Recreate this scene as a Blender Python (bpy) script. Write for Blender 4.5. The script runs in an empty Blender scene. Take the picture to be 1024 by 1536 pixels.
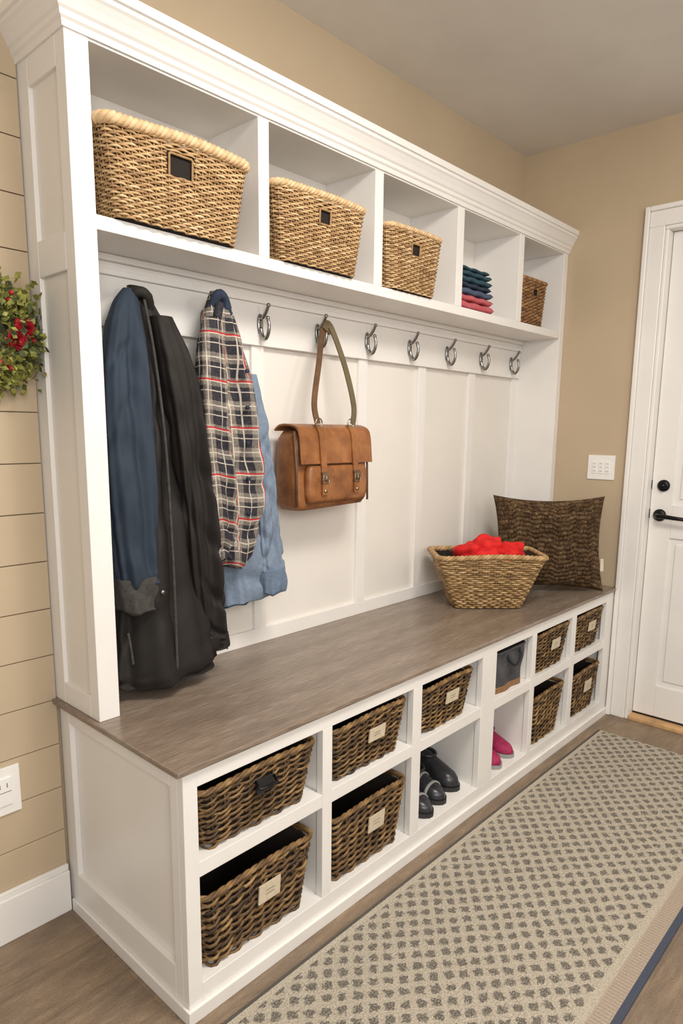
import bpy, math, random
import numpy as np
from mathutils import Vector, Matrix
random.seed(4); rng=np.random.default_rng(4)
scene=bpy.context.scene
scene.view_settings.view_transform='Standard'
scene.view_settings.look='None'
pi=math.pi

# ------------------------------------------------------------ materials
def lin(c):
    return tuple(((v/255)/12.92 if v/255<=.04045 else ((v/255+.055)/1.055)**2.4) for v in c)+(1,)
class NT:
    def __init__(s,name):
        s.m=bpy.data.materials.new(name); s.m.use_nodes=True; s.t=s.m.node_tree
        s.b=s.t.nodes["Principled BSDF"]; s._tc=None
    def n(s,typ,**k):
        nd=s.t.nodes.new(typ)
        for a,v in k.items(): setattr(nd,a,v)
        return nd
    def l(s,a,b): s.t.links.new(a,b)
    def put(s,sock,v):
        if isinstance(v,bpy.types.NodeSocket): s.l(v,sock)
        else: sock.default_value=v
    def tc(s,which='Object'):
        if not s._tc: s._tc=s.n('ShaderNodeTexCoord')
        return s._tc.outputs[which]
    def math(s,op,a,b=0.0,c=0.0):
        nd=s.n('ShaderNodeMath',operation=op)
        s.put(nd.inputs[0],a); s.put(nd.inputs[1],b)
        return nd.outputs[0]
    def mapping(s,vec,scale=(1,1,1),rot=(0,0,0)):
        nd=s.n('ShaderNodeMapping'); s.l(vec,nd.inputs[0]); nd.inputs['Scale'].default_value=scale; nd.inputs['Rotation'].default_value=rot
        return nd.outputs[0]
    def noise(s,vec,scale,detail=3,rough=.55):
        nd=s.n('ShaderNodeTexNoise'); s.l(vec,nd.inputs['Vector']); nd.inputs['Scale'].default_value=scale; nd.inputs['Detail'].default_value=detail; nd.inputs['Roughness'].default_value=rough
        return nd.outputs['Fac']
    def ramp(s,fac,stops):
        nd=s.n('ShaderNodeValToRGB'); s.l(fac,nd.inputs[0]); e=nd.color_ramp.elements
        while len(e)<len(stops): e.new(.5)
        for i,(p,c) in enumerate(stops): e[i].position=p; e[i].color=lin(c)
        return nd.outputs[0]
    def mix(s,fac,a,b):
        nd=s.n('ShaderNodeMix',data_type='RGBA'); s.put(nd.inputs[0],fac); s.put(nd.inputs[6],a); s.put(nd.inputs[7],b)
        return nd.outputs[2]
    def bump(s,h,strength=.3,dist=.01):
        nd=s.n('ShaderNodeBump'); nd.inputs['Strength'].default_value=strength; nd.inputs['Distance'].default_value=dist
        s.l(h,nd.inputs['Height']); s.l(nd.outputs[0],s.b.inputs['Normal'])
    def fin(s,col=None,rough=.5,metal=0,spec=None):
        if col is not None: s.put(s.b.inputs['Base Color'],col)
        s.put(s.b.inputs['Roughness'],rough); s.b.inputs['Metallic'].default_value=metal
        if spec is not None: s.b.inputs['Specular IOR Level'].default_value=spec
        return s.m
def simple(name,c,rough=.5,metal=0,var=.06,scale=30,bump=0,bscale=200,bd=.002):
    t=NT(name); v=t.noise(t.tc(),scale)
    a=tuple(max(0,x*(1-var)) for x in c); b=tuple(min(255,x*(1+var)) for x in c)
    col=t.ramp(v,[(.3,a),(.7,b)])
    if bump: t.bump(t.noise(t.tc(),bscale),bump,bd)
    return t.fin(col,rough,metal)

M={}
M['white']=simple('white_paint',(236,233,228),.36,var=.012,scale=6)
M['white2']=simple('white_paint_panel',(232,227,219),.42,var=.012,scale=5)
M['tan']=simple('tan_wall_paint',(190,171,143),.75,var=.02,scale=3,bump=.08,bscale=250)
M['ceil']=simple('ceiling_paint',(222,218,212),.85,var=.02,scale=4,bump=.1,bscale=300)
M['black']=simple('black_metal',(26,25,26),.35,metal=.6)
M['blackp']=simple('black_cloth',(30,30,32),.8)
M['plate']=simple('switch_plastic',(240,238,233),.3,var=.005)
M['slot']=simple('switch_slot',(120,118,114),.5)
M['chrome']=simple('brushed_nickel',(150,148,145),.24,metal=1,var=.02)
M['label']=simple('label_card',(212,198,172),.6,var=.05,scale=120)
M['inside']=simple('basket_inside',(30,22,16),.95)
M['sill']=simple('threshold_wood',(200,160,112),.5,var=.12,scale=20)

t=NT('bench_wood'); mv=t.mapping(t.tc(),(1.2,30,20))
g=t.noise(mv,14,7,.75); g2=t.noise(t.mapping(t.tc(),(.8,5,5)),4,2)
mixf=t.math('ADD',t.math('MULTIPLY',g,.75),t.math('MULTIPLY',g2,.25))
col=t.ramp(mixf,[(.34,(98,84,72)),(.5,(131,116,102)),(.64,(164,148,132))])
t.bump(g,.12,.002); M['wood']=t.fin(col,.25)

t=NT('floor_planks')
br=t.n('ShaderNodeTexBrick'); t.l(t.tc(),br.inputs['Vector']); br.offset=.37
br.inputs['Scale'].default_value=1; br.inputs['Brick Width'].default_value=.95; br.inputs['Row Height'].default_value=.13; br.inputs['Mortar Size'].default_value=.0010
br.inputs['Color1'].default_value=lin((176,152,124)); br.inputs['Color2'].default_value=lin((122,104,88)); br.inputs['Mortar'].default_value=lin((80,66,53)); br.inputs['Bias'].default_value=0
g=t.noise(t.mapping(t.tc(),(1.5,8,1)),6,6,.7); g3=t.noise(t.mapping(t.tc(),(1,2.0,1)),5,4,.65)
gc=t.ramp(g,[(.3,(108,92,76)),(.55,(160,138,112)),(.75,(198,176,146))])
c1=t.mix(.6,br.outputs['Color'],gc)
c2=t.mix(t.ramp(g3,[(.40,(0,0,0)),(.60,(170,170,170))]),c1,lin((112,100,89)))
spk=t.noise(t.tc(),260,2,.8)
c3=t.mix(t.ramp(spk,[(.42,(140,140,140)),(.6,(0,0,0))]),c2,lin((92,76,60)))
t.bump(spk,.6,.005); M['floor']=t.fin(c3,.6)

# rug
t=NT('rug_pattern'); sp=t.n('ShaderNodeSeparateXYZ')
nz=t.n('ShaderNodeTexNoise'); t.l(t.tc(),nz.inputs['Vector']); nz.inputs['Scale'].default_value=105
vm=t.n('ShaderNodeVectorMath',operation='MULTIPLY_ADD'); t.l(nz.outputs['Color'],vm.inputs[0]); vm.inputs[1].default_value=(.020,.020,0); t.l(t.tc(),vm.inputs[2])
t.l(vm.outputs[0],sp.inputs[0])
def fold(v,p): return t.math('ABSOLUTE',t.math('SUBTRACT',t.math('FRACT',t.math('DIVIDE',v,p)),.5))
P=.046
A=fold(sp.outputs[0],P); Bq=fold(sp.outputs[1],P*.86)
def dist(a,b): return t.math('POWER',t.math('ADD',t.math('POWER',a,1.3),t.math('POWER',b,1.3)),1/1.3)
A2=t.math('SUBTRACT',.5,A); B2=t.math('SUBTRACT',.5,Bq)
dm=t.math('MINIMUM',dist(A,Bq),dist(A2,B2))
blob=t.ramp(dm,[(.20,(255,255,255)),(.31,(0,0,0))])
line_=t.ramp(t.math('ABSOLUTE',t.math('SUBTRACT',dm,.395)),[(.010,(90,90,90)),(.03,(0,0,0))])
fine=t.noise(t.tc(),300,3,.75)
fib=t.ramp(fine,[(.42,(255,255,255)),(.64,(60,60,60))])
cream=t.ramp(fine,[(.3,(176,162,140)),(.5,(218,207,187)),(.7,(238,230,214))])
gray=t.ramp(fine,[(.3,(112,106,99)),(.55,(152,145,136)),(.75,(200,192,180))])
sp2=t.n('ShaderNodeSeparateXYZ'); t.l(t.tc(),sp2.inputs[0])
yy=sp2.outputs[1]
inn=t.math('MULTIPLY',t.math('LESS_THAN',yy,-.524),t.math('GREATER_THAN',yy,-.968))
f1=t.math('MULTIPLY',t.math('MULTIPLY',t.math('MAXIMUM',blob,line_),fib),inn)
col=t.mix(f1,cream,gray)
edge=t.math('LESS_THAN',t.math('ABSOLUTE',t.math('ADD',yy,.507)),.004)
col=t.mix(edge,col,lin((110,104,98)))
fr=t.math('MULTIPLY',t.math('LESS_THAN',yy,-.988),t.math('GREATER_THAN',t.math('FRACT',t.math('MULTIPLY',sp2.outputs[0],110)),.5))
col=t.mix(t.math('MULTIPLY',t.math('LESS_THAN',yy,-.985),.6),col,lin((198,176,158)))
col=t.mix(t.math('MULTIPLY',fr,.3),col,lin((150,128,112)))
blue=t.math('LESS_THAN',yy,-1.020)
col=t.mix(blue,col,lin((92,98,114)))
t.bump(t.math('ADD',fine,t.math('MULTIPLY',f1,-.6)),.9,.008); M['rug']=t.fin(col,.95,spec=.1)

def wicker(name,stops,rough=.55):
    t=NT(name); at=t.n('ShaderNodeAttribute'); at.attribute_name='rnd'
    nn=t.noise(t.tc(),60,4,.7); v=t.math('ADD',t.math('MULTIPLY',at.outputs['Fac'],.6),t.math('MULTIPLY',nn,.4))
    t.bump(t.noise(t.mapping(t.tc(),(1,1,6)),160,3),.4,.002)
    return t.fin(t.ramp(v,stops),rough)
M['wlight']=wicker('wicker_light',[(.2,(118,86,52)),(.42,(174,138,94)),(.6,(204,171,124)),(.8,(228,202,160))])
M['wrim']=wicker('wicker_rim',[(.2,(172,132,90)),(.5,(212,178,132)),(.8,(234,206,164))])
M['wmid']=wicker('wicker_mid',[(.2,(100,74,44)),(.45,(154,122,78)),(.65,(188,155,108)),(.85,(208,180,134))])
M['wdark']=wicker('wicker_dark',[(.20,(40,28,16)),(.42,(84,61,35)),(.62,(128,98,58)),(.84,(180,146,96))])
M['wbrown']=wicker('wicker_brown',[(.2,(80,54,32)),(.45,(130,92,56)),(.65,(164,122,78)),(.85,(188,148,102))])

def fabric(name,c1,c2,scale=25,rough=.85,bs=600,bst=.35):
    t=NT(name); v=t.noise(t.tc(),scale,4,.6); t.bump(t.noise(t.tc(),bs,2),bst,.002)
    return t.fin(t.ramp(v,[(.3,c1),(.7,c2)]),rough,spec=.25)
M['navy']=fabric('navy_fabric',(44,54,66),(50,61,74),10,.75)
M['charcoal']=fabric('charcoal_cuff',(56,54,52),(76,74,70),80)
M['blackcoat']=fabric('black_coat_fabric',(34,31,29),(42,38,35),12,.7,300,.2)
M['denim']=fabric('denim_fabric',(112,126,144),(128,143,161),140)
M['denimd']=fabric('denim_hem',(96,111,131),(112,128,147),120)
M['redf']=fabric('red_fabric',(190,20,26),(226,48,44),30,.8,500,.4)
M['teal']=fabric('teal_fabric',(44,70,82),(56,86,98),60)
M['blue']=fabric('blue_fabric',(70,82,104),(86,98,122),60)
M['navy2']=fabric('dark_blue_fabric',(42,50,66),(54,64,82),60)
M['pink']=fabric('coral_fabric',(176,80,88),(200,104,108),60)
M['pinks']=fabric('magenta_shoe',(140,28,72),(178,54,94),60,.5)
M['sole']=simple('shoe_sole',(40,38,38),.6)
M['shoeb']=simple('black_leather',(44,44,48),.3,var=.2,scale=40)
M['grayb']=fabric('gray_canvas',(58,58,62),(86,86,90),30,.55)
M['ltgray']=simple('strap_gray',(150,148,146),.4)
t=NT('plaid_fabric'); sp=t.n('ShaderNodeSeparateXYZ'); t.l(t.tc('UV'),sp.inputs[0])
def band(v,per,off,w):
    return t.math('LESS_THAN',t.math('ABSOLUTE',t.math('SUBTRACT',t.math('FRACT',t.math('ADD',t.math('DIVIDE',v,per),off)),.5)),w)
u_,v_=sp.outputs[0],sp.outputs[1]; PP=.052
nn=t.noise(t.tc(),160,3,.8)
base=t.ramp(nn,[(.3,(36,34,40)),(.7,(66,64,70))])
grayw=t.math('MULTIPLY',t.math('ADD',band(u_,PP,0,.20),band(v_,PP,0,.20)),.36)
c=t.mix(grayw,base,t.ramp(nn,[(.3,(140,130,118)),(.7,(196,186,170))]))
wl=t.math('MAXIMUM',t.math('MAXIMUM',band(u_,PP,.40,.022),band(v_,PP,.40,.022)),t.math('MAXIMUM',band(u_,PP,.0,.025),band(v_,PP,0,.025)))
c=t.mix(t.math('MULTIPLY',wl,.7),c,lin((214,204,188)))
rl=t.math('MAXIMUM',band(u_,PP*2,.22,.020),band(v_,PP*2,.22,.020))
c=t.mix(t.math('MULTIPLY',rl,.9),c,lin((176,36,44)))
t.bump(t.noise(t.tc(),500,2),.5,.002); M['plaid']=t.fin(c,.9,spec=.2)
t=NT('tan_leather'); nn=t.noise(t.tc(),14,5,.65)
t.bump(t.noise(t.tc(),260,3),.25,.002); M['leather']=t.fin(t.ramp(nn,[(.3,(108,64,32)),(.5,(142,90,50)),(.72,(172,116,70))]),.38)
t=NT('dark_leather'); nn=t.noise(t.tc(),30,4); M['leatherd']=t.fin(t.ramp(nn,[(.3,(84,58,38)),(.7,(116,84,56))]),.5)
M['olive']=simple('strap_webbing',(104,92,66),.7)
M['brass']=simple('buckle_metal',(170,160,140),.3,metal=1)
t=NT('brown_knit'); at=t.n('ShaderNodeAttribute'); at.attribute_name='rnd'
nn=t.noise(t.tc(),150,4,.8); v=t.math('ADD',t.math('MULTIPLY',at.outputs['Fac'],.36),t.math('MULTIPLY',nn,.64))
t.bump(t.noise(t.tc(),190,4),1.0,.009); M['knit']=t.fin(t.ramp(v,[(.34,(38,28,19)),(.46,(78,59,41)),(.57,(112,89,64)),(.72,(166,140,107))]),.95,spec=.15)
M['leaf']=simple('wreath_leaf',(134,134,66),.6,var=.3,scale=60)
M['leaf2']=simple('wreath_leaf_dark',(80,88,50),.6,var=.3,scale=60)
M['petal']=simple('red_petal',(160,24,36),.6,var=.25,scale=60)

# ------------------------------------------------------------ mesh builder
class MB:
    def __init__(s): s.v=[];s.f=[];s.m=[];s.r=[];s.uv={};s.mats=[];s.sm=[]
    def mi(s,k):
        if k not in s.mats: s.mats.append(k)
        return s.mats.index(k)
    def add(s,vs,fs,mat,rnd=None,smooth=False,uv=None):
        o=len(s.v); s.v.extend([tuple(map(float,p)) for p in vs])
        s.r.extend([.5]*len(vs) if rnd is None else list(rnd))
        if uv is not None:
            for i,q in enumerate(uv): s.uv[o+i]=q
        k=s.mi(mat)
        for f in fs: s.f.append([o+i for i in f]); s.m.append(k); s.sm.append(smooth)
    def box(s,x0,x1,y0,y1,z0,z1,mat):
        x0,x1=sorted((x0,x1));y0,y1=sorted((y0,y1));z0,z1=sorted((z0,z1))
        vs=[(x,y,z) for z in(z0,z1) for y in(y0,y1) for x in(x0,x1)]
        s.add(vs,[(0,2,3,1),(4,5,7,6),(0,1,5,4),(2,6,7,3),(0,4,6,2),(1,3,7,5)],mat)
    def loft(s,rings,mat,cap=True,smooth=True,rnd=None,uv=None,closed=True):
        R=np.asarray(rings,float); n,m=R.shape[:2]; fs=[]
        for i in range(n-1):
            for j in range(m if closed else m-1):
                k=(j+1)%m; fs.append((i*m+j,i*m+k,(i+1)*m+k,(i+1)*m+j))
        if cap and closed: fs.append(tuple(reversed(range(m)))); fs.append(tuple((n-1)*m+j for j in range(m)))
        s.add(R.reshape(-1,3),fs,mat,rnd,smooth,uv)
    def tube(s,pts,r,mat,n=8,closed=False,sy=1.0,up=(0,0,1),rnd=None,cap=True):
        P=np.asarray(pts,float); N=len(P)
        if closed: T=np.roll(P,-1,0)-np.roll(P,1,0)
        else: T=np.gradient(P,axis=0)
        T/=np.linalg.norm(T,axis=1)[:,None]+1e-12
        U=np.tile(np.array(up,float),(N,1)); bad=np.abs((T*U).sum(1))>.95; U[bad]=(.3,.9,.1)
        S=np.cross(T,U); S/=np.linalg.norm(S,axis=1)[:,None]; U=np.cross(S,T)
        rr=np.broadcast_to(np.asarray(r,float),(N,)); a=np.linspace(0,2*pi,n,endpoint=False)
        V=P[:,None,:]+(S[:,None,:]*(np.cos(a)[None,:,None]*sy)+U[:,None,:]*np.sin(a)[None,:,None])*rr[:,None,None]
        fs=[];q=N if closed else N-1
        for i in range(q):
            i2=(i+1)%N
            for j in range(n):
                k=(j+1)%n; fs.append((i*n+j,i*n+k,i2*n+k,i2*n+j))
        if not closed and cap: fs.append(tuple(reversed(range(n)))); fs.append(tuple((N-1)*n+j for j in range(n)))
        s.add(V.reshape(-1,3),fs,mat,None if rnd is None else np.repeat(rnd,n),True)
    def xform(s,M4):
        s.v=[tuple(M4@Vector(p)) for p in s.v]
    def obj(s,name,parent=None,bevel=0,fixn=True):
        me=bpy.data.meshes.new(name); me.from_pydata(s.v,[],s.f)
        for k in s.mats: me.materials.append(M[k])
        me.polygons.foreach_set('material_index',s.m); me.polygons.foreach_set('use_smooth',s.sm)
        at=me.attributes.new('rnd','FLOAT','POINT'); at.data.foreach_set('value',s.r)
        if s.uv:
            ul=me.uv_layers.new(name='UVMap'); li=np.zeros(len(me.loops),int); me.loops.foreach_get('vertex_index',li)
            ul.data.foreach_set('uv',np.array([s.uv.get(i,(0,0)) for i in li],float).ravel())
        me.update()
        if fixn:
            import bmesh
            b=bmesh.new(); b.from_mesh(me); bmesh.ops.recalc_face_normals(b,faces=b.faces); b.to_mesh(me); b.free()
        o=bpy.data.objects.new(name,me); bpy.context.collection.objects.link(o)
        if parent: o.parent=parent
        if bevel:
            md=o.modifiers.new('bevel','BEVEL'); md.width=bevel; md.segments=2; md.limit_method='ANGLE'
        return o
def empty(name):
    e=bpy.data.objects.new(name,None); bpy.context.collection.objects.link(e); e.empty_display_size=.05; return e
def spline(keys,n):
    K=np.array(keys,float); tt=np.linspace(0,len(K)-1,n); out=[]
    for q in tt:
        i=min(int(q),len(K)-2);u=q-i;p0=K[max(i-1,0)];p1=K[i];p2=K[i+1];p3=K[min(i+2,len(K)-1)]
        out.append(.5*((2*p1)+(-p0+p2)*u+(2*p0-5*p1+4*p2-p3)*u*u+(-p0+3*p1-3*p2+p3)*u**3))
    return np.array(out)

L=1.9464; D=.465; d=.184; Df=.456; ZC=2.113; TX=.0105; BX=.015; WY=.012; LU=L-.0012; YB=.0112
# ------------------------------------------------------------ room shell
b=MB(); b.box(-2.4,L+.6,-3.2,.15,-.05,0,'floor'); b.obj('floor')
b=MB(); b.box(-2.4,L+.12,-3.2,.15,ZC,ZC+.05,'ceil'); b.obj('ceiling')
b=MB(); b.box(-2.4,L+.12,WY,.12,0,ZC,'tan'); b.obj('wall_back')
b=MB(); b2=.1007; z=1.604-15*b2
while z<ZC:
    z0=max(z,0)+.0009; z1=min(z+b2,ZC)-.0009
    b.box(-2.4,0.0085,0,WY-.0005,z0,z1,'tan'); z+=b2
b.obj('wall_shiplap',bevel=.0009)
b=MB()
DY0=-.528; DY1=-1.36; DZ=1.765
b.box(L,L+.12,DY0,.12,0,ZC,'tan'); b.box(L,L+.12,-3.2,DY1,0,ZC,'tan'); b.box(L,L+.12,DY1,DY0,DZ,ZC,'tan'); b.obj('wall_right')
b=MB(); b.box(-2.4,BX-.0065,-.014,-.0005,0,.098,'white'); b.box(-2.4,BX-.0065,-.009,-.0005,.098,.112,'white'); b.obj('baseboard_back',bevel=.002)
b=MB(); b.box(L-.014,L,-3.2,DY1-.075,0,.098,'white'); b.obj('baseboard_right',bevel=.002)
b=MB(); CW=.068
b.box(L-.014,L,DY0,DY0+CW-.016,0,DZ,'white'); b.box(L-.022,L,DY0+CW-.016,DY0+CW,0,DZ+CW,'white')
b.box(L-.014,L,DY1-CW+.016,DY1,0,DZ,'white'); b.box(L-.022,L,DY1-CW,DY1-CW+.016,0,DZ+CW,'white')
b.box(L-.014,L,DY1-CW+.016,DY0+CW-.016,DZ,DZ+CW-.016,'white'); b.box(L-.022,L,DY1-CW+.016,DY0+CW-.016,DZ+CW-.016,DZ+CW,'white')
b.box(L-.010,L+.119,DY0-.012,DY0-.0002,0,DZ-.012,'white'); b.box(L-.010,L+.119,DY1+.0002,DY1+.012,0,DZ-.012,'white'); b.box(L-.010,L+.119,DY1+.0002,DY0-.0002,DZ-.012,DZ-.0002,'white')
b.obj('trim_1',bevel=.003)
b=MB(); b.box(L-.010,L+.118,DY1+.0125,DY0-.0125,0,.014,'sill'); b.obj('door_threshold',bevel=.002)
dr=empty('door_1'); b=MB(); X0=L+.035; X1=X0+.036; y0=DY0-.014; y1=DY1+.014; zb=.022; zt=DZ-.014
b.box(X0+.008,X1,y1,y0,zb,zt,'white')
st=.075; ym=(y0+y1)/2
for ya,yb in ((y0-st,y0+.0002),(y1-.0002,y1+st)): b.box(X0,X0+.0085,ya,yb,zb-.0002,zt+.0002,'white')
for za,zc in ((zb,zb+.12),(.70,.82),(1.32,1.40),(zt-.09,zt)): b.box(X0,X0+.0085,y1+st,y0-st,za,zc,'white')
for za,zc in ((zb+.12,.70),(.82,1.32),(1.40,zt-.09)):
    b.box(X0,X0+.0085,ym-.04,ym+.04,za,zc,'white')
    for ya,yb in ((ym+.04,y0-st),(y1+st,ym-.04)): b.box(X0+.003,X0+.0085,ya+.022,yb-.022,za+.022,zc-.022,'white')
b.obj('slab',dr,bevel=.002)
b=MB(); b.box(X0+.002,X1-.002,y1,y0,.0145,.0218,'blackp'); b.obj('gap_shade',dr)  # near-black strip paints the shade of the gap under the door
def rosette(b,y,z,r,x=X0):
    ring=[[ (x-h,y+rr*math.cos(a),z+rr*math.sin(a)) for a in np.linspace(0,2*pi,28,endpoint=False)] for h,rr in ((0,r),(.006,r),(.010,r*.8),(.012,r*.5))]
    b.loft(ring,'black')
b=MB(); hy=-.578; rosette(b,hy,.781,.022)
b.tube([(X0-.01,hy,.781),(X0-.035,hy,.781),(X0-.043,hy-.008,.781),(X0-.045,hy-.03,.781),(X0-.044,hy-.07,.778),(X0-.042,hy-.11,.776)],[.009,.009,.009,.008,.007,.0065],'black',12)
rosette(b,hy-.005,.888,.021); b.tube([(X0-.01,hy-.005,.888),(X0-.024,hy-.005,.888)],[.012,.011],'black',16)
b.box(X0-.022,X0-.02,hy-.009,hy-.001,.876,.900,'black')
for za,zc in ((.768,.800),(.874,.905)): b.box(X0-.0015,X0+.012,y0-.001,y0+.0012,za,zc,'black')
b.obj('lever_and_deadbolt',dr)
b=MB(); b.box(L-.005,L-.0003,-.417,-.316,.900,.990,'plate')
for k in (-.391,-.3665,-.342):
    b.box(L-.0075,L-.004,k-.0085,k+.0085,.922,.968,'plate')
    for zz in (.93,.945,.958): b.box(L-.0082,L-.007,k-.005,k+.005,zz,zz+.0015,'slot')
b.obj('light_switch',bevel=.001)
b=MB(); b.box(-.148,-.080,-.005,-.0003,.282,.384,'plate'); b.box(-.131,-.097,-.008,-.004,.303,.363,'plate'); b.box(-.129,-.099,-.0088,-.007,.332,.3335,'slot')
for xx in (-.122,-.108): b.box(xx,xx+.002,-.0088,-.007,.342,.352,'slot')
b.obj('wall_outlet',bevel=.001)
# wreath
b=MB(); cx,cz,R0=-.104,1.240,.078
for i in range(3000):
    a=rng.uniform(0,2*pi); q=rng.normal(0,.019); yy=-.030+rng.normal(0,.017); rr=R0+q
    p=np.array([cx+rr*math.cos(a),min(yy,-.006),cz+rr*math.sin(a)]); dv=rng.normal(0,1,3)+np.array([math.cos(a),-.6,math.sin(a)])*.8; dv/=np.linalg.norm(dv)
    sd=np.cross(dv,rng.normal(0,1,3)); sd/=np.linalg.norm(sd); l_=rng.uniform(.010,.021); w_=l_*.36
    q4=[p,p+dv*l_*.5+sd*w_,p+dv*l_,p+dv*l_*.5-sd*w_]
    q4=[(min(x_,.006),min(y_,-.002),z_) for x_,y_,z_ in q4]
    b.add(q4,[(0,1,2,3)],'leaf' if rng.random()<(.85 if abs(math.sin(a))>.5 else .4) else 'leaf2')
for (fx,fz) in ((cx+.074,cz+.012),(cx+.058,cz-.010),(cx-.07,cz+.01)):
    for k in range(44):
        dv=rng.normal(0,1,3); dv[1]=-abs(dv[1]); dv/=np.linalg.norm(dv); sd=np.cross(dv,(0,1,.2)); sd/=np.linalg.norm(sd)+1e-9
        p=np.array([fx,-.052,fz]); l_=.021
        b.add([p,p+dv*l_*.6+sd*.009,p+dv*l_,p+dv*l_*.6-sd*.009],[(0,1,2,3)],'petal')
for k in range(16):
    a=rng.uniform(0,2*pi); rr=R0+rng.normal(0,.012); c_=(cx+rr*math.cos(a),-.058+rng.normal(0,.004),cz+rr*math.sin(a))
    b.loft([[(c_[0]+.0048*math.sin(f)*math.cos(q_),c_[1]+.0048*math.sin(f)*math.sin(q_),c_[2]+.0048*math.cos(f)) for q_ in np.linspace(0,2*pi,10,endpoint=False)] for f in np.linspace(.15,pi-.15,7)],'petal')
b.tube([(cx+R0*math.cos(a),-.018,cz+R0*math.sin(a)) for a in np.linspace(0,2*pi,40,endpoint=False)],.011,'leaf2',8,True,up=(0,1,0))
b.obj('floral_wreath',fixn=False)

# ------------------------------------------------------------ built-in unit
HT=empty('mudroom_bench_unit')
ZO=1.724; ZS=1.4465; ZSB=1.4212
cols=[(.045,.360),(.389,.676),(.712,.997),(1.072,1.290),(1.317,1.575),(1.608,1.867)]
b=MB()
F0=-Df; F1=-Df+.018
b.box(BX+.03,LU-.001,-.0275,F1-.0001,.045,.0645,'white')
b.box(BX+.03,LU-.001,-.028,-.012,.0,.4875,'white2')
b.box(BX+.012,BX+.029,-.012,F1-.0001,.0,.4875,'white')
b.box(BX,cols[0][0],F0,F1,0,.488,'white')
for i in range(5): b.box(cols[i][1],cols[i+1][0],F0,F1,.065,.455,'white'); b.box(cols[i][1]+.003,cols[i+1][0]-.003,F1-.0001,-.0281,.0645,.4873,'white')
b.box(cols[5][1],LU,F0,F1,.0,.488,'white')
b.box(cols[5][1]+.02,LU-.001,F1-.0001,-.0281,.0645,.4872,'white')
b.box(cols[0][0],cols[5][1],F0,F1,.455,.488,'white'); b.box(cols[0][0],cols[5][1],F0,F1,0,.065,'white')
b.box(BX-.006,LU,F0-.008,F0-.0002,0,.028,'white'); b.box(BX-.006,BX-.0002,F0-.0002,-.0145,0,.028,'white')
for i,(a0,a1) in enumerate(cols):
    b.box(a0+.0001,a1-.0001,F0+.0008,-.0279,.279,.309,'white')
b.box(BX,BX+.012,.0,-.04,0,.488,'white'); b.box(BX,BX+.012,F1,-.415,0,.488,'white')
b.box(BX,BX+.012,-.04,-.415,.452,.488,'white'); b.box(BX,BX+.012,-.04,-.415,0,.095,'white')
b.obj('bench_base',HT,bevel=.001)
b=MB(); b.box(-.001,LU,YB,-D,.4885,.5,'wood'); b.obj('bench_top',HT,bevel=.003)
b=MB(); b.box(.032,LU-.034,YB-.001,-.008,.5,1.74,'white2')
for c in (.27,.567,.978,1.276,1.58,1.893): b.box(c-.020,c+.020,-.0079,-.018,.54,1.28,'white')
b.box(.0325,LU-.0345,-.0079,-.0185,.5,.54,'white')
b.box(.0325,LU-.0345,-.0079,-.026,1.28,1.382,'white')
b.box(.0325,LU-.0345,-.0079,-.034,1.382,1.394,'white'); b.box(.0325,LU-.0345,-.0079,-.030,1.394,1.408,'white'); b.box(.0325,LU-.0345,-.0079,-.042,1.408,1.4208,'white')
b.obj('back_panel',HT,bevel=.0013)
b=MB()
b.box(TX+.008,TX+.0215,YB,-.151,.5,1.744,'white2')
b.box(TX,TX+.021,YB-.0005,-.040,.5002,1.745,'white'); b.box(TX,TX+.0437,-.150,-d,.5002,1.745,'white')
b.box(TX,TX+.010,-.040,-.15,.5003,.545,'white'); b.box(TX,TX+.010,-.040,-.15,1.350,1.415,'white'); b.box(TX,TX+.010,-.040,-.15,1.68,1.745,'white')
b.box(LU-.033,LU,YB,-d,.5002,1.745,'white')
b.box(TX+.022,LU-.0335,YB-.0006,-d+.0008,ZSB,ZS,'white')
b.box(TX+.022,LU-.0335,YB-.0006,-d+.0008,ZO,1.7445,'white')
for a0,a1 in ((.433,.463),(.822,.855),(1.202,1.237),(1.577,1.609)):
    b.box(a0,a1,-.0081,-d+.0002,ZS-.0005,ZO+.0005,'white')
b.obj('hutch',HT,bevel=.0013)
prof=[(.0,1.728),(.004,1.728),(.006,1.738),(.010,1.742),(.011,1.750),(.015,1.754),(.020,1.764),(.027,1.775),(.031,1.779),(.031,1.786),(.036,1.788),(.036,1.804),(0,1.804)]
b=MB(); rings=[[(TX-o,YB,z) for o,z in prof],[(TX-o,-d-o,z) for o,z in prof],[(LU,-d-o,z) for o,z in prof]]
b.loft(rings,'white',cap=True,smooth=False); b.box(TX+.001,LU-.001,YB-.001,-d+.001,1.7455,1.803,'white'); b.obj('crown_molding',HT)

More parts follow.
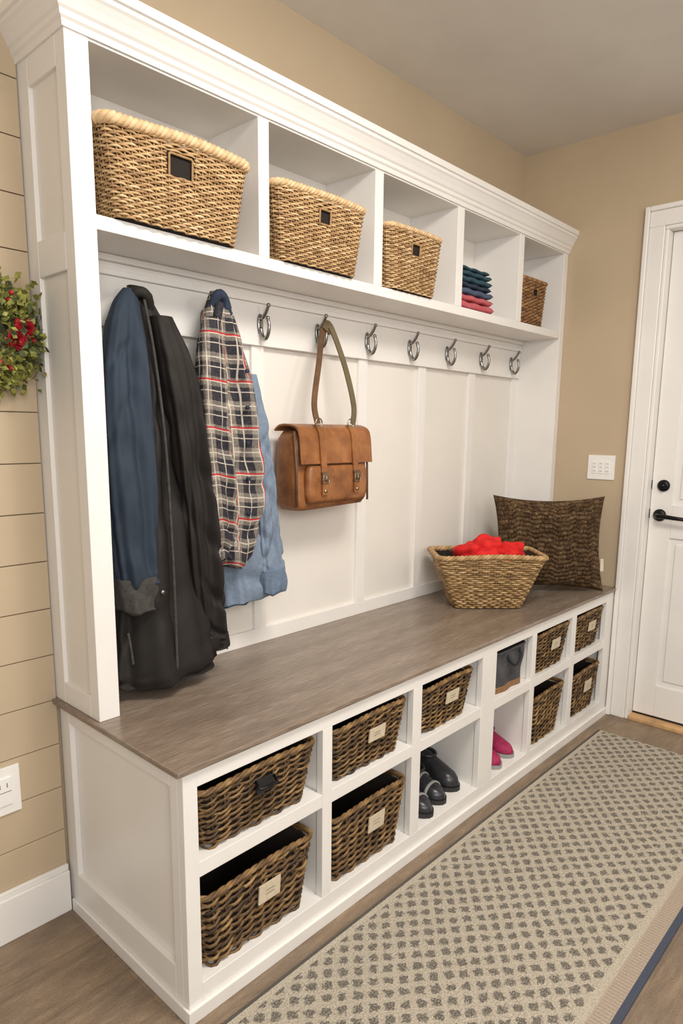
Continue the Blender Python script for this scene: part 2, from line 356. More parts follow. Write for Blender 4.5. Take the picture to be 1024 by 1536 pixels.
def hook(x,z=1.332):
    b=MB(); Y=-.026
    rr=[[ (x+.0090*s_*math.cos(a),Y-h,z+.025*s_*math.sin(a)) for a in np.linspace(0,2*pi,24,endpoint=False)] for h,s_ in ((-.001,1),(.004,1),(.006,.75))]
    b.loft(rr,'chrome')
    up=[(x,Y-.004,z+.012),(x,Y-.014,z+.016),(x,Y-.026,z+.028),(x,Y-.034,z+.042)]
    lo=[(x,Y-.004,z-.010),(x,Y-.010,z-.028),(x,Y-.020,z-.037),(x,Y-.031,z-.028),(x,Y-.036,z-.008),(x,Y-.031,z+.012)]
    b.tube(spline(up,20),np.linspace(.0050,.0040,20),'chrome',10,up=(1,0,0)); b.tube(spline(lo,24),np.linspace(.0056,.0042,24),'chrome',10,up=(1,0,0))
    for e in (up[-1],lo[-1]):
        b.loft([[(e[0]+.0056*math.sin(f)*math.cos(a),e[1]+.0056*math.sin(f)*math.sin(a),e[2]+.0056*math.cos(f)) for a in np.linspace(0,2*pi,12,endpoint=False)] for f in np.linspace(.1,pi-.1,8)],'chrome')
    return b.obj('coat_hook',HT)
hook(.185,1.312); hook(.395,1.320)
for hx in (.567,.772,.98,1.188,1.398,1.617,1.837): hook(hx)

# ------------------------------------------------------------ baskets
def rrect(hx,hy,r,n):
    r=min(r,hx*.95,hy*.95)
    out=np.zeros((n,2)); nor=np.zeros((n,2))
    parts=[('l',(0,-hy),(hx-r,-hy)),('a',(hx-r,-hy+r),-pi/2),('l',(hx,-hy+r),(hx,hy-r)),('a',(hx-r,hy-r),0),('l',(hx-r,hy),(-hx+r,hy)),('a',(-hx+r,hy-r),pi/2),('l',(-hx,hy-r),(-hx,-hy+r)),('a',(-hx+r,-hy+r),pi),('l',(-hx+r,-hy),(0,-hy))]
    acc=[];tot=0
    for p in parts:
        ln=(pi*r/2) if p[0]=='a' else math.hypot(p[2][0]-p[1][0],p[2][1]-p[1][1]); acc.append((tot,ln));tot+=ln
    for i in range(n):
        s=tot*i/n
        for (st_,ln),p in zip(acc,parts):
            if s<=st_+ln+1e-9:
                q=(s-st_)/max(ln,1e-9)
                if p[0]=='l':
                    out[i]=np.array(p[1])+(np.array(p[2])-np.array(p[1]))*q; dx,dy=p[2][0]-p[1][0],p[2][1]-p[1][1]; l_=math.hypot(dx,dy)+1e-12; nor[i]=(dy/l_,-dx/l_)
                else:
                    a=p[2]+q*pi/2; nor[i]=(math.cos(a),math.sin(a)); out[i]=np.array(p[1])+r*nor[i]
                break
    return out,nor
def basket(name,x0,x1,yf,yb,z0,h,taper,rows,stakes,mat,rim,amp=.003,hole=None,label=None,rimr=.006,rot=0,ctr=None,handle=False,tw=.1,ytaper=None,jit=.05,sag=0,rb=.53):
    b=MB(); hx=(x1-x0)/2; hy=(yb-yf)/2; yt=taper if ytaper is None else ytaper
    S=3; n=stakes*S; cr=.022
    rowh=h/rows
    def half(fz): k=(1-fz); return hx-taper*k, hy-yt*k
    def wob(P,fz): return sag*fz*np.sin(P[:,0]*17+1.1)
    for k in range(rows):
        fz=(k+.5)/rows; a,c=half(fz); P,Nn=rrect(a,c,cr,n); i=np.arange(n)
        off=amp*np.cos(pi*i/S+pi*k); zz=z0+h*fz+np.interp(i,np.arange(0,n+S,S),np.append(rng.normal(0,rowh*jit,stakes),0))
        zz=zz+rowh*tw*np.sin(pi*i/S+pi*k)+wob(P,fz)
        pts=np.stack([P[:,0]+Nn[:,0]*off,P[:,1]+Nn[:,1]*off,zz],1)
        rd=np.interp(i,np.arange(0,n+S,S),np.append(rng.random(stakes),.5))*.7+rng.random()*.3
        if hole and hole[2]<fz<hole[3]:
            msk=(P[:,1]<-c+1e-6)&(P[:,0]>hole[0]*a)&(P[:,0]<hole[1]*a)
            idx=np.where(~msk)[0]; j=np.where(np.diff(idx)>1)[0]
            order=idx if msk[0] or not len(j) else np.concatenate([idx[j[0]+1:],idx[:j[0]+1]])
            b.tube(pts[order],rowh*rb,mat,6,False,sy=.7,rnd=rd[order])
        else: b.tube(pts,rowh*rb,mat,6,True,sy=.7,rnd=rd)
    Pb,_=rrect(*half(0),cr,stakes); Pt,_=rrect(*half(1),cr,stakes)
    for i in range(stakes):
        if hole:
            a,c=half(.7)
            if Pt[i,1]<-hy+1e-6 and hole[0]*a-.002<Pt[i,0]<hole[1]*a+.002:
                e=hole[2]; q=Pb[i]*(1-e)+Pt[i]*e; b.tube([(Pb[i,0],Pb[i,1],z0+.002),(q[0],q[1],z0+h*e)],amp*.6,mat,5,rnd=np.full(2,.4)); continue
        b.tube([(Pb[i,0],Pb[i,1],z0+.002),(Pt[i,0],Pt[i,1],z0+h)],amp*.6,mat,5,rnd=np.full(2,.4))
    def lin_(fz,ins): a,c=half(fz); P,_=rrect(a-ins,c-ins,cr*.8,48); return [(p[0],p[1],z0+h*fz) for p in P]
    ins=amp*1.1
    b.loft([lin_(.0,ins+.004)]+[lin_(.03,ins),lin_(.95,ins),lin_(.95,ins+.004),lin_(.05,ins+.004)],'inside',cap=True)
    n2=stakes*4; P,Nn=rrect(hx,hy,cr,n2); i=np.arange(n2); turns=max(8,int(stakes*.5))
    for s_ in range(3):
        ph=2*pi*(i/n2*turns+s_/3); rad=rimr*.55
        pts=np.stack([P[:,0]+Nn[:,0]*np.cos(ph)*rad,P[:,1]+Nn[:,1]*np.cos(ph)*rad,z0+h+rimr*.2+np.sin(ph)*rad+wob(P,1)],1)
        b.tube(pts,rimr*.64,rim,7,True,rnd=.45+.35*np.sin(ph*.5+s_*2)**2)
    if hole:
        def fy(fz): return -(half(fz)[1])-.001
        a,c=half((hole[2]+hole[3])/2); hA,hB=hole[0]*a,hole[1]*a; zA,zB=hole[2],hole[3]
        fr=[(hA,fy(zA),z0+h*zA),(hB,fy(zA),z0+h*zA),(hB,fy(zB),z0+h*zB),(hA,fy(zB),z0+h*zB)]
        F=[]
        for q in range(4):
            p0=np.array(fr[q]);p1=np.array(fr[(q+1)%4]); F+= [p0+(p1-p0)*u for u in np.linspace(0.06,.94,6)]
        b.tube(F,.0026,mat,6,True,up=(0,1,0),rnd=np.full(len(F),.25))
    if label:
        u0,w,f0,f1,m_=label
        xa,xb=u0*hx-w/2,u0*hx+w/2
        vs=[]
        for dy in (-.0045-amp,-.0015-amp):
            for fz in (f0,f1):
                for xx in (xa,xb): vs.append((xx,-half(fz)[1]+dy-rowh*.3,z0+h*fz))
        b.add(vs,[(0,2,3,1),(4,5,7,6),(0,1,5,4),(2,6,7,3),(0,4,6,2),(1,3,7,5)],m_)
        for fz in ((f0*.6+f1*.4),(f0*.4+f1*.6)):
            vs=[(xx,-half(fz)[1]-.0052-amp-rowh*.3,z0+h*fz+e) for e in (0,.0012) for xx in (xa+w*.3,xb-w*.3)]
            b.add(vs,[(0,1,3,2)],'slot')
    if handle:
        fz=.72; yy=-half(fz)[1]-amp-.004; zc=z0+h*fz
        b.box(-.020,.020,yy-.004,yy,zc-.014,zc+.014,'blackp')
        b.tube([(-.022,yy-.002,zc+.012),(-.022,yy-.014,zc+.002),(0,yy-.017,zc),(.022,yy-.014,zc+.002),(.022,yy-.002,zc+.012)],.0032,'black',7)
    if ctr is None: ctr=((x0+x1)/2,(yf+yb)/2)
    b.xform(Matrix.Translation((ctr[0],ctr[1],0))@Matrix.Rotation(rot,4,'Z'))
    return b.obj(name,fixn=False)
ZB=ZS+.0015
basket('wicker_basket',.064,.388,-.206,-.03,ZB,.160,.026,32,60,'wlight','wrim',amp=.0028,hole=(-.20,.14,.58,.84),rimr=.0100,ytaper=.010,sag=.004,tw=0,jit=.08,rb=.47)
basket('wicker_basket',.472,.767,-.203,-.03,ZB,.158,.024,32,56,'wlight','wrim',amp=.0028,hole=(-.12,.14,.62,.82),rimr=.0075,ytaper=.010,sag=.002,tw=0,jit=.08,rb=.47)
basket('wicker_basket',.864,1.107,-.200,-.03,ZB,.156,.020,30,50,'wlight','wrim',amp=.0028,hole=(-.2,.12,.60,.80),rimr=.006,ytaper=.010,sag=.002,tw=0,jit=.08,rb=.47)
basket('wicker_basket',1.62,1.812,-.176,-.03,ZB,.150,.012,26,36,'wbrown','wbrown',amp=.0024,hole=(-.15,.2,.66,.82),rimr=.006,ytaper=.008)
def low(ci,row,xr,h,lab,handle=False,mat='wdark'):
    a0,a1=cols[ci]; z0=.0662 if row==0 else .3105
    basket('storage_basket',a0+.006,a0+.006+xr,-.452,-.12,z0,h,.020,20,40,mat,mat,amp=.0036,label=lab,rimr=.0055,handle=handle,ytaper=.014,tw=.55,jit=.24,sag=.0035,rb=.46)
lb=(.10,.056,.50,.76,'label')
low(0,1,.294,.124,None,True); low(0,0,.288,.160,lb)
low(1,1,.262,.124,lb); low(1,0,.268,.160,lb)
low(2,1,.238,.122,lb)
low(4,1,.242,.128,lb); low(4,0,.228,.165,None)
low(5,1,.238,.128,lb); low(5,0,.238,.160,lb)

YR=-.8287
basket('wide_wicker_basket',-.175,.175,-.098,.098,.5022,.172,.066,24,50,'wmid','wmid',amp=.003,rimr=.008,rot=YR+.04,ctr=(1.364,-.234),ytaper=.035,tw=0,rb=.48,jit=.1,sag=.003)
def blob(b,c,r,mat,seed,sq=(1,1,1),amp=.12,f=5):
    rg=np.random.default_rng(seed); ph=rg.uniform(0,6.28,(6,)); dirs=rg.normal(0,1,(6,3))*f*.5
    n,m=34,48; rings=[]
    for i in range(n):
        fi=.03+(pi-.06)*i/(n-1); ring=[]
        for j in range(m):
            a=2*pi*j/m; v=np.array([math.sin(fi)*math.cos(a),math.sin(fi)*math.sin(a),math.cos(fi)])
            q=1+amp*sum(math.sin(dirs[k]@v+ph[k]) for k in range(6))/2.2
            ring.append((c[0]+v[0]*r*q*sq[0],c[1]+v[1]*r*q*sq[1],c[2]+v[2]*r*q*sq[2]))
        rings.append(ring)
    b.loft(rings,mat)
b=MB()
ux=np.array([.676,-.737]); uy=np.array([.737,.676]); c0=np.array([1.364,-.234])
for k,(u,v,zz,r,sq) in enumerate(((-.058,-.01,.678,.046,(1,1,.78)),(.005,.01,.690,.052,(1,1,.78)),(.074,.0,.678,.046,(1,1,.76)),(-.01,-.035,.674,.042,(1,1,.7)),(.045,-.035,.672,.040,(1,1,.7)),(.03,.04,.674,.044,(1,1,.7)),(-.03,.03,.676,.044,(1,1,.7)))):
    p=c0+ux*u+uy*v; blob(b,(p[0],p[1],zz),r,'redf',20+k,sq,.17,7)
b.obj('red_knit_scarf')

# ------------------------------------------------------------ pillow
b=MB(); nu,nv=190,150; W,H,T=.203,.174,.084
vs=[];rd=[];rgp=np.random.default_rng(8); NR=22; rph=rgp.uniform(0,6.28,NR+2); rf=rgp.uniform(50,90,NR+2); cell=rgp.random((NR+3,70))
for side in (1,-1):
    for i in range(nv+1):
        for j in range(nu+1):
            u=-1+2*j/nu; v=-1+2*i/nv
            x=W*u*(1-.11*(1-v*v)*abs(u)); z=H*v*(1-.12*(1-u*u)*abs(v))
            th=T*max(0,(1-abs(u)**2.8)*(1-abs(v)**2.8))**.55
            s_=(v+.035*math.sin(u*5+1)+.025*math.sin(u*13)+.012*math.sin(u*31)+1.1)/2.2*NR; r_=max(0,min(NR,int(s_))); fr_=s_-r_
            rib=abs(math.sin(pi*fr_))**.7; kn=abs(math.sin(u*rf[r_]*.5+rph[r_]))**.5
            cc=cell[r_,int((u*rf[r_]*.5+rph[r_]+60)/pi)%70]
            e=max(0,(1-u**6)*(1-v**6)); jj=rgp.normal(0,1)
            th+= (.0085*rib*(.7+.3*kn)*(.7+.5*cc)+.0012*jj)*e
            vs.append((x,-side*th,z)); rd.append(.22+.34*rib*(.6+.4*kn)+.34*(cc-.3)+.12*jj)
fs=[];q=(nv+1)*(nu+1)
for s_ in (0,1):
    for i in range(nv):
        for j in range(nu):
            a=s_*q+i*(nu+1)+j; f=(a,a+1,a+nu+2,a+nu+1); fs.append(f if s_==0 else f[::-1])
b.add(vs,fs,'knit',rd,True)
b.box(W*.93,W*.93+.012,-.004,.004,-.10,-.055,'label')
Mx=Matrix.Translation((1.722,-.280,.5+.174))@Matrix.Rotation(-.86,4,'Z')@Matrix.Rotation(math.radians(-9),4,'X')
b.xform(Mx)
mz=min(p[2] for p in b.v); b.v=[(x,y,z-mz+.5008) for x,y,z in b.v]
b.obj('knit_throw_pillow',fixn=False)

# ------------------------------------------------------------ folded clothes
b=MB(); z=ZB; specs=[('pink',.024),('pink',.020),('blue',.020),('navy2',.016),('teal',.018),('teal',.016),('teal',.012)]
for k,(mt,h) in enumerate(specs):
    x0=1.244+rng.uniform(0,.004); x1=1.446-rng.uniform(0,.010)-(k*.005); yf=-.180+rng.uniform(0,.005)+k*.0006; yb=-.03
    rings=[]
    for q in np.linspace(0,1,24):
        x=x0+(x1-x0)*q; e=min(1,(min(q,1-q)*14)**.5+.25) if min(q,1-q)<.07 else 1
        ring=[]
        for a in np.linspace(0,2*pi,44,endpoint=False):
            ca,sa=math.cos(a),math.sin(a); yy=(yf+yb)/2+(yb-yf)/2*abs(ca)**.3*(1 if ca>0 else -1)
            zz=z+h/2+h/2*.98*abs(sa)**.6*(1 if sa>0 else -1)*e+.0014*math.sin(q*17+k*2)
            ring.append((x,yy,zz))
        rings.append(ring)
    b.loft(rings,mt); z+=h
zmin=min(p[2] for p in b.v); b.v=[(x,y,zz-zmin+ZS+.0005) for x,y,zz in b.v]
b.obj('folded_clothes')

# ------------------------------------------------------------ garments
def cloth(b,keys,mat,amp=.010,seed=1,n=70,m=120,freq=(3,5,8,13),cross=.0,hemj=.006,uoff=0):
    K=spline(keys,n); rg=np.random.default_rng(seed); ph=rg.uniform(0,6.28,14); rings=[];uv=[]
    for i,(z,cx,cy,hw,hd) in enumerate(K):
        tq=i/(n-1); ring=[]; A=amp*min(1,tq*2.2+.1)*min(1,hw/.05)
        for j in range(m):
            a=2*pi*j/m; ca,sa=math.cos(a),math.sin(a)
            f=0
            for k,fr in enumerate(freq): f+=math.sin(fr*a+ph[k]+2.2*math.sin(tq*3+ph[k+4]))/(1+k*.5)
            if cross:
                for k,(fz,sl) in enumerate(((17,2.4),(29,-3.1),(41,3.6))):
                    g_=max(0,math.sin(fz*tq+sl*math.sin(a+ph[8+k])+ph[k]))**2
                    msk=.5+.5*math.sin(a*2+tq*6+ph[9+k]); f-=g_*cross*1.3*msk
            px=cx+(hw+A*f*.30)*abs(ca)**.85*(1 if ca>0 else -1); py=cy+(hd+A*f*.62)*abs(sa)**.85*(1 if sa>0 else -1)
            ring.append((px,min(py,-.030),z+(hemj*math.sin(2*a+ph[10])+hemj*.5*math.sin(5*a+ph[11]))*tq**3))
        sm=np.stack([cx+hw*np.cos(2*pi*np.arange(m)/m),cy+hd*np.sin(2*pi*np.arange(m)/m)],1)
        dl=np.linalg.norm(np.roll(sm,-1,0)-sm,axis=1); cum=np.concatenate([[0],np.cumsum(dl)[:-1]]); cum-=cum[(3*m)//4]
        for j in range(m): uv.append((cum[j]+uoff+.5,z+.016*math.sin(2*pi*j/m+ph[5])*tq))
        rings.append(ring)
    b.loft(rings,mat,cap=True,uv=uv)
    return K
b=MB()
cloth(b,[(1.352,.176,-.075,.012,.010),(1.315,.160,-.088,.028,.022),(1.25,.144,-.102,.042,.034),(1.15,.130,-.115,.053,.042),(1.02,.126,-.125,.058,.044),(.88,.129,-.128,.057,.042),(.78,.133,-.130,.051,.038),(.755,.134,-.130,.048,.036)],'navy',.011,3,cross=.9,n=110)
cloth(b,[(.768,.135,-.130,.050,.040),(.74,.137,-.130,.054,.042),(.705,.140,-.130,.053,.042),(.700,.141,-.130,.049,.038)],'charcoal',.004,3,n=24)
b.loft([[(.168+.005*math.cos(a),-.178-h,.735+.005*math.sin(a)) for a in np.linspace(0,2*pi,14,endpoint=False)] for h in (-.012,.0)],'chrome')
b.obj('navy_jacket')
b=MB()
cloth(b,[(1.362,.196,-.060,.013,.012),(1.32,.208,-.068,.030,.022),(1.25,.222,-.077,.050,.032),(1.15,.232,-.084,.068,.038),(1.0,.234,-.090,.088,.044),(.84,.230,-.097,.106,.048),(.70,.220,-.103,.124,.053),(.60,.212,-.109,.134,.060),(.545,.208,-.112,.137,.063),(.530,.208,-.112,.130,.058)],'blackcoat',.017,11,n=150,cross=.8,m=160)
cloth(b,[(1.30,.230,-.106,.022,.024),(1.2,.250,-.124,.038,.034),(1.05,.272,-.132,.042,.038),(.88,.292,-.132,.042,.038),(.72,.312,-.126,.040,.036),(.61,.328,-.119,.038,.033),(.575,.333,-.117,.034,.030)],'blackcoat',.013,14,cross=1.3,n=120)
cloth(b,[(.600,.329,-.119,.040,.035),(.570,.333,-.117,.041,.035),(.560,.334,-.117,.037,.030)],'blackcoat',.004,14,n=16)
b.tube(spline([(.196,-.100,1.33),(.200,-.124,1.22),(.205,-.145,1.05),(.205,-.158,.85),(.200,-.170,.70),(.194,-.180,.56)],50),.0034,'charcoal',6)
b.tube(spline([(.092,-.162,.660),(.094,-.168,.625),(.095,-.172,.595)],14),.0028,'charcoal',6)
b.tube(spline([(.176,-.058,1.325),(.188,-.088,1.345),(.210,-.090,1.335),(.226,-.062,1.29)],24),.012,'blackcoat',10)
b.obj('black_winter_coat')
b=MB()
cloth(b,[(1.378,.392,-.078,.012,.012),(1.34,.387,-.090,.030,.022),(1.27,.378,-.105,.050,.032),(1.18,.378,-.118,.068,.038),(1.08,.380,-.124,.078,.042),(.98,.388,-.126,.080,.042),(.91,.392,-.126,.076,.040),(.82,.386,-.124,.062,.036),(.765,.384,-.122,.056,.032)],'plaid',.016,21,cross=.7,hemj=.014,n=110)
cloth(b,[(1.31,.342,-.128,.018,.016),(1.22,.328,-.142,.032,.026),(1.10,.326,-.148,.036,.029),(.96,.338,-.150,.036,.029),(.84,.348,-.148,.036,.027),(.775,.354,-.144,.034,.025)],'plaid',.011,25,cross=1.1,hemj=.008,uoff=.02,n=100)
b.tube(spline([(.368,-.090,1.330),(.376,-.110,1.366),(.400,-.104,1.352),(.418,-.100,1.29),(.430,-.105,1.23),(.438,-.110,1.18)],30),.011,'navy2',10)
b.tube(spline([(.352,-.118,1.265),(.362,-.122,1.31),(.378,-.112,1.345)],20),.010,'plaid',8)
for zz in (1.20,1.12,1.04,.96,.88):
    yb_=-.170
    b.loft([[(.408+.0045*math.cos(a),yb_-h,zz+.0045*math.sin(a)) for a in np.linspace(0,2*pi,12,endpoint=False)] for h in (-.006,.0)],'navy2')
b.obj('plaid_flannel_shirt')
b=MB()
cloth(b,[(1.345,.412,-.055,.018,.012),(1.28,.428,-.062,.040,.020),(1.18,.442,-.070,.056,.028),(1.06,.452,-.072,.064,.030),(.90,.460,-.074,.076,.032),(.76,.466,-.076,.088,.034),(.66,.468,-.076,.092,.035),(.648,.468,-.076,.088,.031)],'denim',.014,31,cross=.8,n=110)
cloth(b,[(1.20,.470,-.098,.018,.018),(1.08,.486,-.106,.028,.024),(.94,.500,-.110,.033,.026),(.80,.514,-.110,.036,.028),(.72,.522,-.110,.038,.030)],'denim',.010,36,cross=1.5,n=100)
cloth(b,[(.728,.521,-.110,.040,.033),(.70,.524,-.110,.042,.034),(.672,.527,-.110,.042,.034),(.668,.527,-.110,.038,.030)],'denimd',.006,36,n=20)
b.tube(spline([(.434,-.100,1.245),(.452,-.104,1.20),(.462,-.104,1.15)],14),.009,'pink',8)
b.obj('denim_shirt')

# ------------------------------------------------------------ leather satchel
BG=empty('leather_satchel'); b=MB()
bx0,bx1,byf,byb,bz0,bz1=.604,.874,-.130,-.034,.868,1.072
rings=[]
for q in np.linspace(0,1,22):
    z=bz0+(bz1-bz0)*q
    shr=.008*max(0,(abs(q-.5)-.42)/.08)
    hw=(bx1-bx0)/2-shr+.006*math.sin(pi*q); hd=(byb-byf)/2*(1-.22*q)-shr
    P,_=rrect(hw,hd,.018,60); rings.append([((bx0+bx1)/2+p[0],(byf+byb)/2+p[1],z+.004*math.sin(p[0]*9)) for p in P])
b.loft(rings,'leather'); b.obj('body',BG)
b=MB(); cxb=(bx0+bx1)/2
def sheet(b,prof,xa,xb,th,mat):
    pr=spline(prof,26); rings=[]
    for x in np.linspace(xa,xb,12):
        ring=[]
        T_=np.gradient(pr,axis=0); T_/=np.linalg.norm(T_,axis=1)[:,None]; N_=np.stack([T_[:,1],-T_[:,0]],1)
        for p,nn in zip(pr,N_): ring.append((x,p[0]+nn[0]*th/2,p[1]+nn[1]*th/2))
        for p,nn in zip(pr[::-1],N_[::-1]): ring.append((x,p[0]-nn[0]*th/2,p[1]-nn[1]*th/2))
        rings.append(ring)
    b.loft(rings,mat,smooth=False)
sheet(b,[(-.040,1.070),(-.060,1.083),(-.095,1.084),(-.124,1.074),(-.134,1.05),(-.139,1.00),(-.141,.985)],bx0-.003,bx1+.003,.005,'leather'); b.obj('flap',BG,bevel=.001)
b=MB(); rings=[]
for q in np.linspace(0,1,12):
    z=.884+(.980-.884)*q; sh=.006*abs(2*q-1)**4; Pp,_=rrect((bx1-bx0)/2-.02-sh,.014-sh*.8,.010,40); rings.append([(cxb+p[0],-.134+p[1],z) for p in Pp])
b.loft(rings,'leather')
for sx in (cxb-.062,cxb+.062):
    sheet(b,[(-.118,1.084),(-.136,1.066),(-.143,1.02),(-.147,.985),(-.151,.95),(-.152,.905)],sx-.010,sx+.010,.004,'leather')
    sheet(b,[(-.150,.965),(-.155,.957),(-.155,.945),(-.150,.938)],sx-.013,sx+.013,.003,'leatherd')
    F=[(sx-.011,-.156,.956),(sx+.011,-.156,.956),(sx+.011,-.156,.936),(sx-.011,-.156,.936)]
    b.tube([np.array(F[i])*(1-u)+np.array(F[(i+1)%4])*u for i in range(4) for u in (.08,.5,.92)],.0015,'brass',6,True,up=(0,1,0))
    b.tube([(sx,-.157,.956),(sx,-.158,.936)],.0012,'brass',6)
    b.loft([[(sx+.0045*math.cos(a),-.153-h,.915+.0045*math.sin(a)) for a in np.linspace(0,2*pi,14,endpoint=False)] for h in (0,.004)],'brass')
    F=[(sx+.012*math.cos(a),-.128,1.090+.012*math.sin(a)) for a in np.linspace(0,2*pi,16,endpoint=False)]
    b.tube(F,.002,'brass',6,True,up=(0,1,0))
for xx in (bx0-.003,bx1+.003):
    b.tube([(xx,byf+.004,bz0+.01),(xx,byf+.006,.97),(xx,byf+.014,bz1-.004)],.0032,'leatherd',7)
b.obj('pocket_and_buckles',BG)
b=MB()
def strap(pts,w,th,mat):
    P=spline(pts,40); T_=np.gradient(P,axis=0); T_/=np.linalg.norm(T_,axis=1)[:,None]
    out=np.cross(T_,(0,1,0.)); out/=np.linalg.norm(out,axis=1)[:,None]; nrm=np.cross(out,T_); rings=[]
    for p,o_,n_ in zip(P,out,nrm): rings.append([p+o_*w/2+n_*th/2,p-o_*w/2+n_*th/2,p-o_*w/2-n_*th/2,p+o_*w/2-n_*th/2])
    b.loft(rings,mat,smooth=False)
hk=.772
strap([(cxb-.066,-.128,1.088),(cxb-.066,-.115,1.14),(cxb-.030,-.095,1.24),(hk-.020,-.066,1.326),(hk,-.062,1.346),(hk+.014,-.066,1.330)],.018,.004,'leatherd')
strap([(hk-.012,-.068,1.336),(hk,-.064,1.354),(hk+.018,-.070,1.332),(cxb+.070,-.098,1.24),(cxb+.084,-.118,1.14),(cxb+.070,-.128,1.088)],.018,.004,'olive')
b.obj('straps',BG,bevel=.0008)

# ------------------------------------------------------------ shoes
def shoe(name,x,y,z,ln,w,upper,sole,rot=0,strap_=False,shaft=0,heel=.012,hs=1.0):
    b=MB()
    S=[0,.06,.15,.3,.45,.6,.75,.88,.97,1]; Wd=[.12,.55,.85,1,.93,.80,.74,.74,.60,.25]; Ht=[.012,.026,.036,.044,.056,.070,.074,.072,.066,.05]
    s=np.linspace(0,1,26); wd=np.interp(s,S,Wd)*w/2; ht=np.interp(s,S,Ht)*ln/.17*hs
    rings=[]
    for si,wi,hi in zip(s,wd,ht):
        rings.append([(wi*abs(math.cos(a))**.8*(1 if math.cos(a)>0 else -1),(si-.5)*ln,heel+max(0,math.sin(a))*hi) for a in np.linspace(0,2*pi,28,endpoint=False)])
    b.loft(rings,upper)
    b.loft([[( (wi+.003)*sg,(si-.5)*ln*1.03,zz) for (si,wi,sg) in [(a_,c_,1) for a_,c_ in zip(s,wd)]+[(a_,c_,-1) for a_,c_ in zip(s[::-1],wd[::-1])]] for zz in (0,heel)],sole,smooth=False)
    cyy=.22*ln; h0=heel+.055*ln/.17*hs
    if shaft:
        b.loft([[( (w*.42+o)*math.cos(a),cyy+(ln*.22+o)*math.sin(a),zz) for a in np.linspace(0,2*pi,28,endpoint=False)] for o,zz in ((-.004,h0*.5),(.0,h0+shaft*.3),(.002,h0+shaft*.7),(.004,h0+shaft),(0,h0+shaft),(-.003,h0+shaft*.6))],upper)
    el=[( (w*.36)*math.cos(a),cyy+(ln*.2)*math.sin(a),h0+.012+shaft) for a in np.linspace(0,2*pi,28,endpoint=False)]
    b.tube(el,.0045,upper,7,True); b.add([(p[0]*.92,cyy+(p[1]-cyy)*.92,p[2]-.001) for p in el],[tuple(range(28))],'blackp')
    if strap_:
        for yy in (-.035,.0):
            q=.5+yy/ln; wi=np.interp(q,s,wd); hi=np.interp(q,s,ht)
            b.tube([((wi+.002)*math.cos(a),yy,heel+(hi+.002)*math.sin(a)) for a in np.linspace(0,pi,16)],.003,'ltgray',6,sy=1.8)
    b.xform(Matrix.Translation((x,y,z))@Matrix.Rotation(rot,4,'Z')); return b.obj(name)
zf=.0652
shoe('black_clog',.792,-.368,zf,.155,.066,'shoeb','sole',strap_=True,rot=-.12,hs=.85)
shoe('black_clog',.868,-.356,zf,.155,.066,'shoeb','sole',strap_=True,rot=-.08,hs=.85)
shoe('black_clog',.948,-.342,zf,.160,.070,'shoeb','sole',hs=1.05)
shoe('pink_sneaker',1.160,-.372,zf,.150,.062,'pinks','ltgray',rot=-.25,hs=.8)
shoe('pink_sneaker',1.242,-.362,zf,.150,.062,'pinks','ltgray',rot=-.10,hs=.85)
b=MB(); rings=[]; tcx=1.182
for q in np.linspace(0,1,26):
    hw=.090+.006*q; hd=.132+.004*q; P,_=rrect(hw,hd,.030,72)
    rings.append([(tcx+p[0]+.003*math.sin(p[1]*60+q*5),-.308+p[1]+.003*math.sin(p[0]*70+q*7),.3095+.126*q) for p in P])
b.loft(rings[:5],'wbrown'); b.loft(rings[4:],'grayb')
P,_=rrect(.097,.137,.030,80); b.tube([(tcx+p[0],-.308+p[1],.4355) for p in P],.004,'grayb',8,True)
P,_=rrect(.094,.133,.030,80); b.add([(tcx+p[0],-.308+p[1],.437) for p in P],[tuple(range(80))],'blackp')
b.tube(spline([(1.155,-.442,.428),(1.158,-.451,.405),(1.190,-.455,.385),(1.225,-.451,.405),(1.230,-.442,.428)],30),.0035,'blackp',8)
b.obj('gray_canvas_tote')

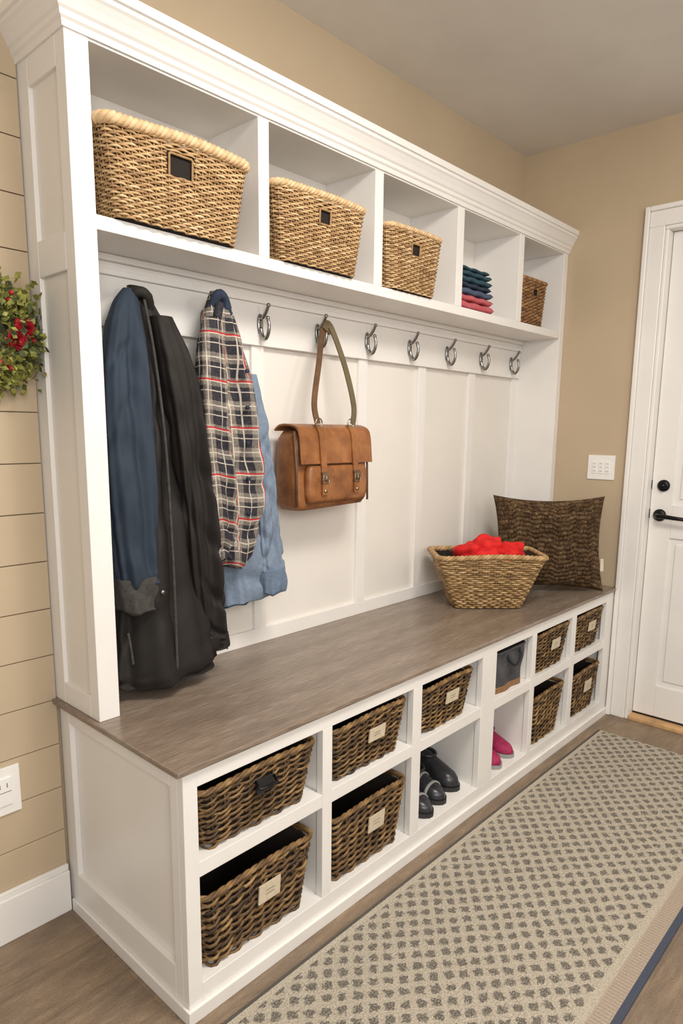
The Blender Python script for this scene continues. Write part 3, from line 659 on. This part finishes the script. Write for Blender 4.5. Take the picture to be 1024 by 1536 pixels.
# ------------------------------------------------------------ rug
b=MB(); b.box(-1.0,1.757,-1.034,-.502,.0,.007,'rug'); b.obj('runner_rug',bevel=.002)

# ------------------------------------------------------------ lights
def area(name,loc,target,size,sy,power,col):
    ld=bpy.data.lights.new(name,'AREA'); ld.shape='RECTANGLE'; ld.size=size; ld.size_y=sy; ld.energy=power; ld.color=col
    o=bpy.data.objects.new(name,ld); bpy.context.collection.objects.link(o); o.location=loc
    o.rotation_euler=(Vector(target)-Vector(loc)).to_track_quat('-Z','Y').to_euler(); return o
area('ceiling_light',(.35,-1.20,2.06),(.50,-.95,0),.6,.4,24,(1,.94,.87))
area('front_fill_light',(-1.0,-2.5,1.5),(.9,-.1,.8),.9,.9,31,(1,.97,.94))  # added fill from behind the camera; no window is modelled there
pl=bpy.data.lights.new('ceiling_fill_light','POINT'); pl.energy=15; pl.color=(1,.95,.89); pl.shadow_soft_size=.15  # added point fill to brighten the ceiling; no lamp fixture hangs here
po=bpy.data.objects.new('ceiling_fill_light',pl); bpy.context.collection.objects.link(po); po.location=(.7,-2.3,1.6)
w=bpy.data.worlds.new('world'); scene.world=w; w.use_nodes=True; bg=w.node_tree.nodes['Background']; bg.inputs[0].default_value=(1,.965,.92,1); bg.inputs[1].default_value=.40

# ------------------------------------------------------------ camera
yaw,pitch,roll=.8287,.1691,.0104
fw=Vector((math.sin(yaw)*math.cos(pitch),math.cos(yaw)*math.cos(pitch),-math.sin(pitch)))
r=fw.cross(Vector((0,0,1))).normalized(); u=r.cross(fw)
r2=r*math.cos(roll)+u*math.sin(roll); u2=u*math.cos(roll)-r*math.sin(roll)
cd=bpy.data.cameras.new('camera'); co=bpy.data.objects.new('camera',cd); bpy.context.collection.objects.link(co)
mw=Matrix(((r2.x,u2.x,-fw.x,-.5953),(r2.y,u2.y,-fw.y,-1.3787),(r2.z,u2.z,-fw.z,1.0713),(0,0,0,1))); co.matrix_world=mw
cd.sensor_width=36; cd.sensor_fit='AUTO'; cd.lens=1016.44/1536*36; cd.shift_y=51.24/1536; cd.clip_start=.02
scene.camera=co
